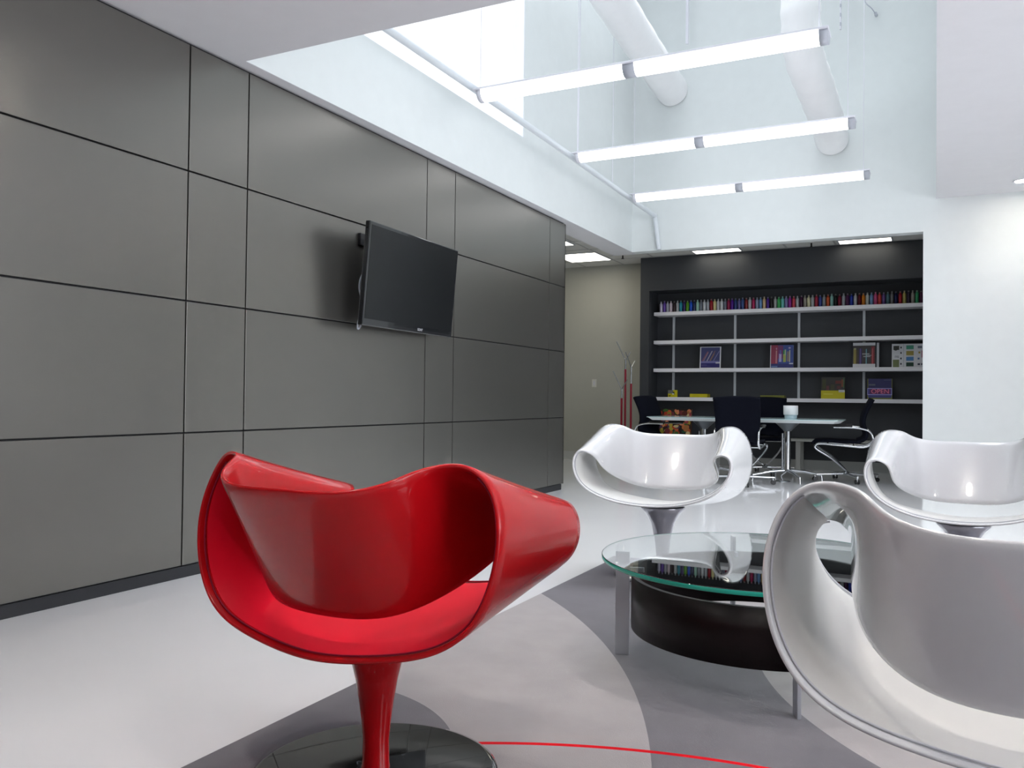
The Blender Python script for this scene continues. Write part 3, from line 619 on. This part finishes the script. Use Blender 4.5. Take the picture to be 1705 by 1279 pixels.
for k, (x, y, rz, lab) in enumerate([(-0.93, 10.5, -PI / 2 + .08, 'black conference chair in side view at the right end of the meeting table'),
                        (-3.03, 10.25, PI / 2 - .25, 'black conference chair at the left end of the meeting table beside coat stand'),
                        (-1.93, 9.48, PI + .03, 'black conference chair with its back to the camera, before the meeting table'),
                        (-1.93, 10.95, 0.10, 'black conference chair on far side of the meeting table, mostly hidden')]):
    o = cc0 if k == 0 else dup(cc0)
    o.location = (x, y, 0); o.rotation_euler = (0, 0, rz); tag(o, lab, 'chair', GR)

# ================================================================== COAT STAND
t = thing('coat_stand', 'coat stand of three red poles with chrome forked tops', 'coat stand', (-3.88, 11.25, 0))
def L_(x, y, z): return (x + 3.88, y - 11.25, z)
for (x, y, zr, zc, b1, b2) in [(-3.907, 11.30, 1.348, 1.475, (-4.031, 11.26, 1.741), (-3.843, 11.32, 1.593)), (-3.908, 11.15, .941, 1.066, (-4.027, 11.12, 1.318), (-3.832, 11.17, 1.20)), (-3.789, 11.2, 1.143, 1.369, (-3.826, 11.05, 1.58), (-3.772, 11.3, 1.46))]:
    p = MB().tube([L_(x, y, .02), L_(x, y, zr)], .0145, m_redpole, 14).build('pole', t)
    f = MB().tube([L_(x, y, zr), L_(x, y, zc)], .011, m_chrome_d, 10).tube([L_(x, y, zc - .005), L_(*b1)], .0075, m_chrome_d, 8).tube([L_(x, y, zc - .005), L_(*b2)], .0075, m_chrome_d, 8).build('fork', t)
MB().lathe([(0.17, 0), (0.17, .012), (0.15, .02), (0, .02)], m_chrome_d, 40, (0.0, -.02, 0)).build('base', t)

# switch plate
t = thing('switch_plate', 'small pale switch plate on the beige back wall', 'switch', (-4.665, YB - .002, 1.165))
MB().box(-.037, .037, -.006, 0, -.06, .06, m_plate).build('plate', t, bevel=.002)
MB().box(-.016, .016, -.010, -.006, -.033, .033, m_paper).box(-.010, .010, -.0115, -.010, .012, .02, m_fix).build('rocker', t)

# ================================================================== CEILING FITTINGS
def pendant(Y, zt, label, x0=-2.966, x1=-0.569):
    t = thing('pendant_light', label, 'light', ((x0 + x1) / 2, Y, zt), 0, 'three long pendant lights in the light well')
    L = (x1 - x0) / 2
    MB().box(-L, L, -.085, .085, -.006, .006, m_fixw).build('top_plate', t, bevel=.002)
    def trough(a, b, name, m, r=1.0):
        mb = MB(); V = []; F = []; n = 16
        for x in (a, b):
            for k in range(n + 1):
                q = PI * k / n; V.append((x, math.cos(q) * .066 * r, -.006 - math.sin(q) * .068 * r))
        for k in range(n): F.append((k, k + 1, n + 2 + k, n + 1 + k))
        F += [tuple(range(n, -1, -1)), tuple(range(n + 1, 2 * n + 2)), (0, n + 1, 2 * n + 1, n)]
        mb.add(V, F, m, False); o = mb.build(name, t)
        for p in o.data.polygons: p.use_smooth = len(p.vertices) == 4 and abs(p.normal.x) < .5
        return o
    e = 0.055; j = 0.04; jm = -0.04
    trough(-L + .02, -L + e, 'end_cap', m_fixw, 1.02); trough(L - e, L - .004, 'end_cap', m_fix, 1.02)
    trough(-L + e, jm - j, 'diffuser', m_glow); trough(jm - j, jm + j, 'joint', m_fix, 1.01); trough(jm + j, L - e, 'diffuser', m_glow)
    for x in (-L + .02, L - .06): MB().tube([(x, 0, .006), (x, 0, TOP - zt)], .0035, m_fixw, 6).build('suspension_cable', t)
    return t
pendant(5.281, 3.134, 'long fluorescent pendant light nearest the camera, largest of the three')
pm = pendant(7.121, 3.167, 'long fluorescent pendant light in the middle of the three')
pendant(8.750, 3.152, 'long fluorescent pendant light farthest away, smallest of the three')
# power cord on the middle pendant
MB().tube(catmull([(-1.185, .03, .006), (-1.18, .035, 1.0), (-1.17, .03, 2.1), (-1.17, .03, TOP - 3.167)], 5), .006, m_fixw, 6).build('power_cord', pm)
# sprinkler pipe
t = thing('sprinkler_pipe', 'thin white pipe running along the left side of the light well', 'pipe', (-3.013, 0, 0))
MB().tube([(0, YN + .01, 3.19), (0, 6.5, 3.175), (0, YF - .04, 3.125)], .026, m_pipe, 16).build('run', t)
MB().tube([(0, YF - .045, 3.15), (0.005, YF - .045, 3.10), (0.05, YF - .03, 2.722)], .026, m_pipe, 16).build('drop', t)
for y in (8.25,): MB().tube([(0, y, 3.16), (0, y, TOP)], .004, m_fixw, 6).build('hanger_rod', t)
# ducts
def corrugate(P, r, amp, per):
    out = []; rs = []; P = [Vector(p) for p in P]; return P, [r + amp * math.sin(i * per) for i in range(len(P))]
path = [(-2.82, YF, 4.62 + 0.00), (-2.82, 8.6, 4.72), (-2.82, 7.4, 4.85), (-2.82, 6.2, 4.98), (-2.82, 4.9, 5.12)]
path = catmull(path, 14)
P, rs = corrugate(path, .185, .003, 1.3)
tag(MB().tube(P, rs, m_duct, 36).build('air_duct'), 'straight round white air duct on the left, running into the far wall', 'duct', 'round white air ducts in the light well')
path = catmull([(-1.02, YF, 3.80), (-1.02, 8.9, 3.87), (-1.03, 8.3, 3.92), (-1.06, 7.95, 4.01), (-1.07, 7.75, 4.18), (-1.07, 7.68, 4.45), (-1.07, 7.68, 4.9), (-1.07, 7.68, 5.6), (-1.07, 7.68, TOP)], 10)
P, rs = corrugate(path, .17, .004, 1.1)
tag(MB().tube(P, rs, m_duct, 36).build('air_duct'), 'round white air duct on the right that bends upward', 'duct', 'round white air ducts in the light well')
tag(MB().box(-2.62, -2.59, 9.60, 9.63, 5.09, TOP, m_fixw).build('hanging_strut'), 'thin white strut hanging beside the left air duct', 'strut')
ps = MB(); ps.box(-.93, -.915, 9.56, 9.60, 4.93, TOP, m_fixw)
for k in range(12): ps.box(-.9149, -.914, 9.565, 9.595, 4.95 + k * .1, 5.0 + k * .1, m_fix); ps.box(-.93 + .002, -.917, 9.5592, 9.5598, 4.96 + k * .1, 5.0 + k * .1, m_fix)
tag(ps.build('perforated_strut'), 'slotted white strut hanging right of the bent air duct', 'strut')
tag(MB().tube(catmull([(-.72, 9.65, 5.32), (-.68, 9.65, 5.2), (-.62, 9.66, 5.13), (-.59, 9.70, 5.09)], 4), .006, m_fix, 6).tube([(-.585, 9.70, 5.09), (-.58, 9.769, 5.09)], .016, m_fix, 8).build('wire_end'), 'short loose wire sticking out high on the far wall', 'wire')
# troffers
def troffer(x0, x1, y0, y1, label):
    t = thing('ceiling_light', label, 'light', ((x0 + x1) / 2, (y0 + y1) / 2, ZA - .004), 0, 'recessed panel lights in the tiled ceiling')
    a, b = (x1 - x0) / 2, (y1 - y0) / 2; f = .018; m = MB()
    m.box(-a - f, a + f, -b - f, -b, -.008, .0035, m_fix); m.box(-a - f, a + f, b, b + f, -.008, .0035, m_fix); m.box(-a - f, -a, -b, b, -.008, .0035, m_fix); m.box(a, a + f, -b, b, -.008, .0035, m_fix); m.build('frame', t)
    MB().box(-a, a, -b, b, -.005, .0, m_troff).build('diffuser', t)
troffer(-2.964, -2.35, 11.27, 11.51, 'bright ceiling panel light before the dark wall, left of the two')
troffer(-1.10, -0.495, 11.27, 11.51, 'bright ceiling panel light before the dark wall, right of the two')
troffer(-4.83, -4.22, 10.86, 11.52, 'square ceiling panel light over the beige wall corner')
troffer(-4.86, -4.26, 9.62, 10.21, 'ceiling panel light nearest the panel wall end, only a corner showing')
for (x, y, lab) in [(-3.934, 11.218, 'small dark sprinkler head on tiled ceiling left of the dark wall'), (-1.426, 11.301, 'small dark sprinkler head between the two dark-wall panel lights')]:
    tag(MB().lathe([(0.035, 0), (0.035, -.004), (0.012, -.006)], m_act, 16).lathe([(0.010, -.004), (0.010, -.05), (0.022, -.055), (0.022, -.06), (0, -.06)], m_gap, 12).build('fire_sprinkler', loc=(x, y, ZA)), lab, 'sprinkler', 'ceiling sprinkler heads')
def downlight(x, y, z, label, power=40):
    t = thing('downlight', label, 'light', (x, y, z), 0, 'recessed downlights in the white ceilings')
    MB().lathe([(0.085, -.001), (0.085, -.008), (0.072, -.008), (0.070, -.001)], m_fixw, 32).build('trim_ring', t)
    MB().lathe([(0.069, -.003), (0.0, -.003)], mat('downlight_lens', (0.9, 0.9, 0.9), .4, emit=(1, .93, .82), estr=25), 32).build('lens', t)
    l = bpy.data.lights.new('lamp', 'SPOT'); l.energy = power; l.spot_size = math.radians(115); l.spot_blend = 0.9; l.shadow_soft_size = 0.06; l.color = (1, .95, .89)
    o = bpy.data.objects.new('lamp', l); COL.objects.link(o); o.parent = t; o.location = (0, 0, -.02)
downlight(0.74, 9.30, ZR, 'round recessed downlight in the right hand ceiling near the white wall', 11)
for (x, y, w_) in ((0.85, 6.9, 'midway along the light well'), (2.8, 9.3, 'far right by the white wall'), (2.8, 6.9, 'midway, further right')): downlight(x, y, ZR, 'added unseen downlight in the right hand ceiling, ' + w_)  # extra downlights added out of view to supply light
for (x, xn) in ((-1.75, 'nearest the panel wall'), (-0.12, 'in the middle file'), (1.5, 'in the right hand file')):
    for (y, yn) in ((2.72, 'front row'), (0.9, 'row overhead'), (-1.1, 'row behind the camera')):
        downlight(x, y, ZC, 'recessed downlight in the low ceiling, %s, %s' % (yn, xn), 26)
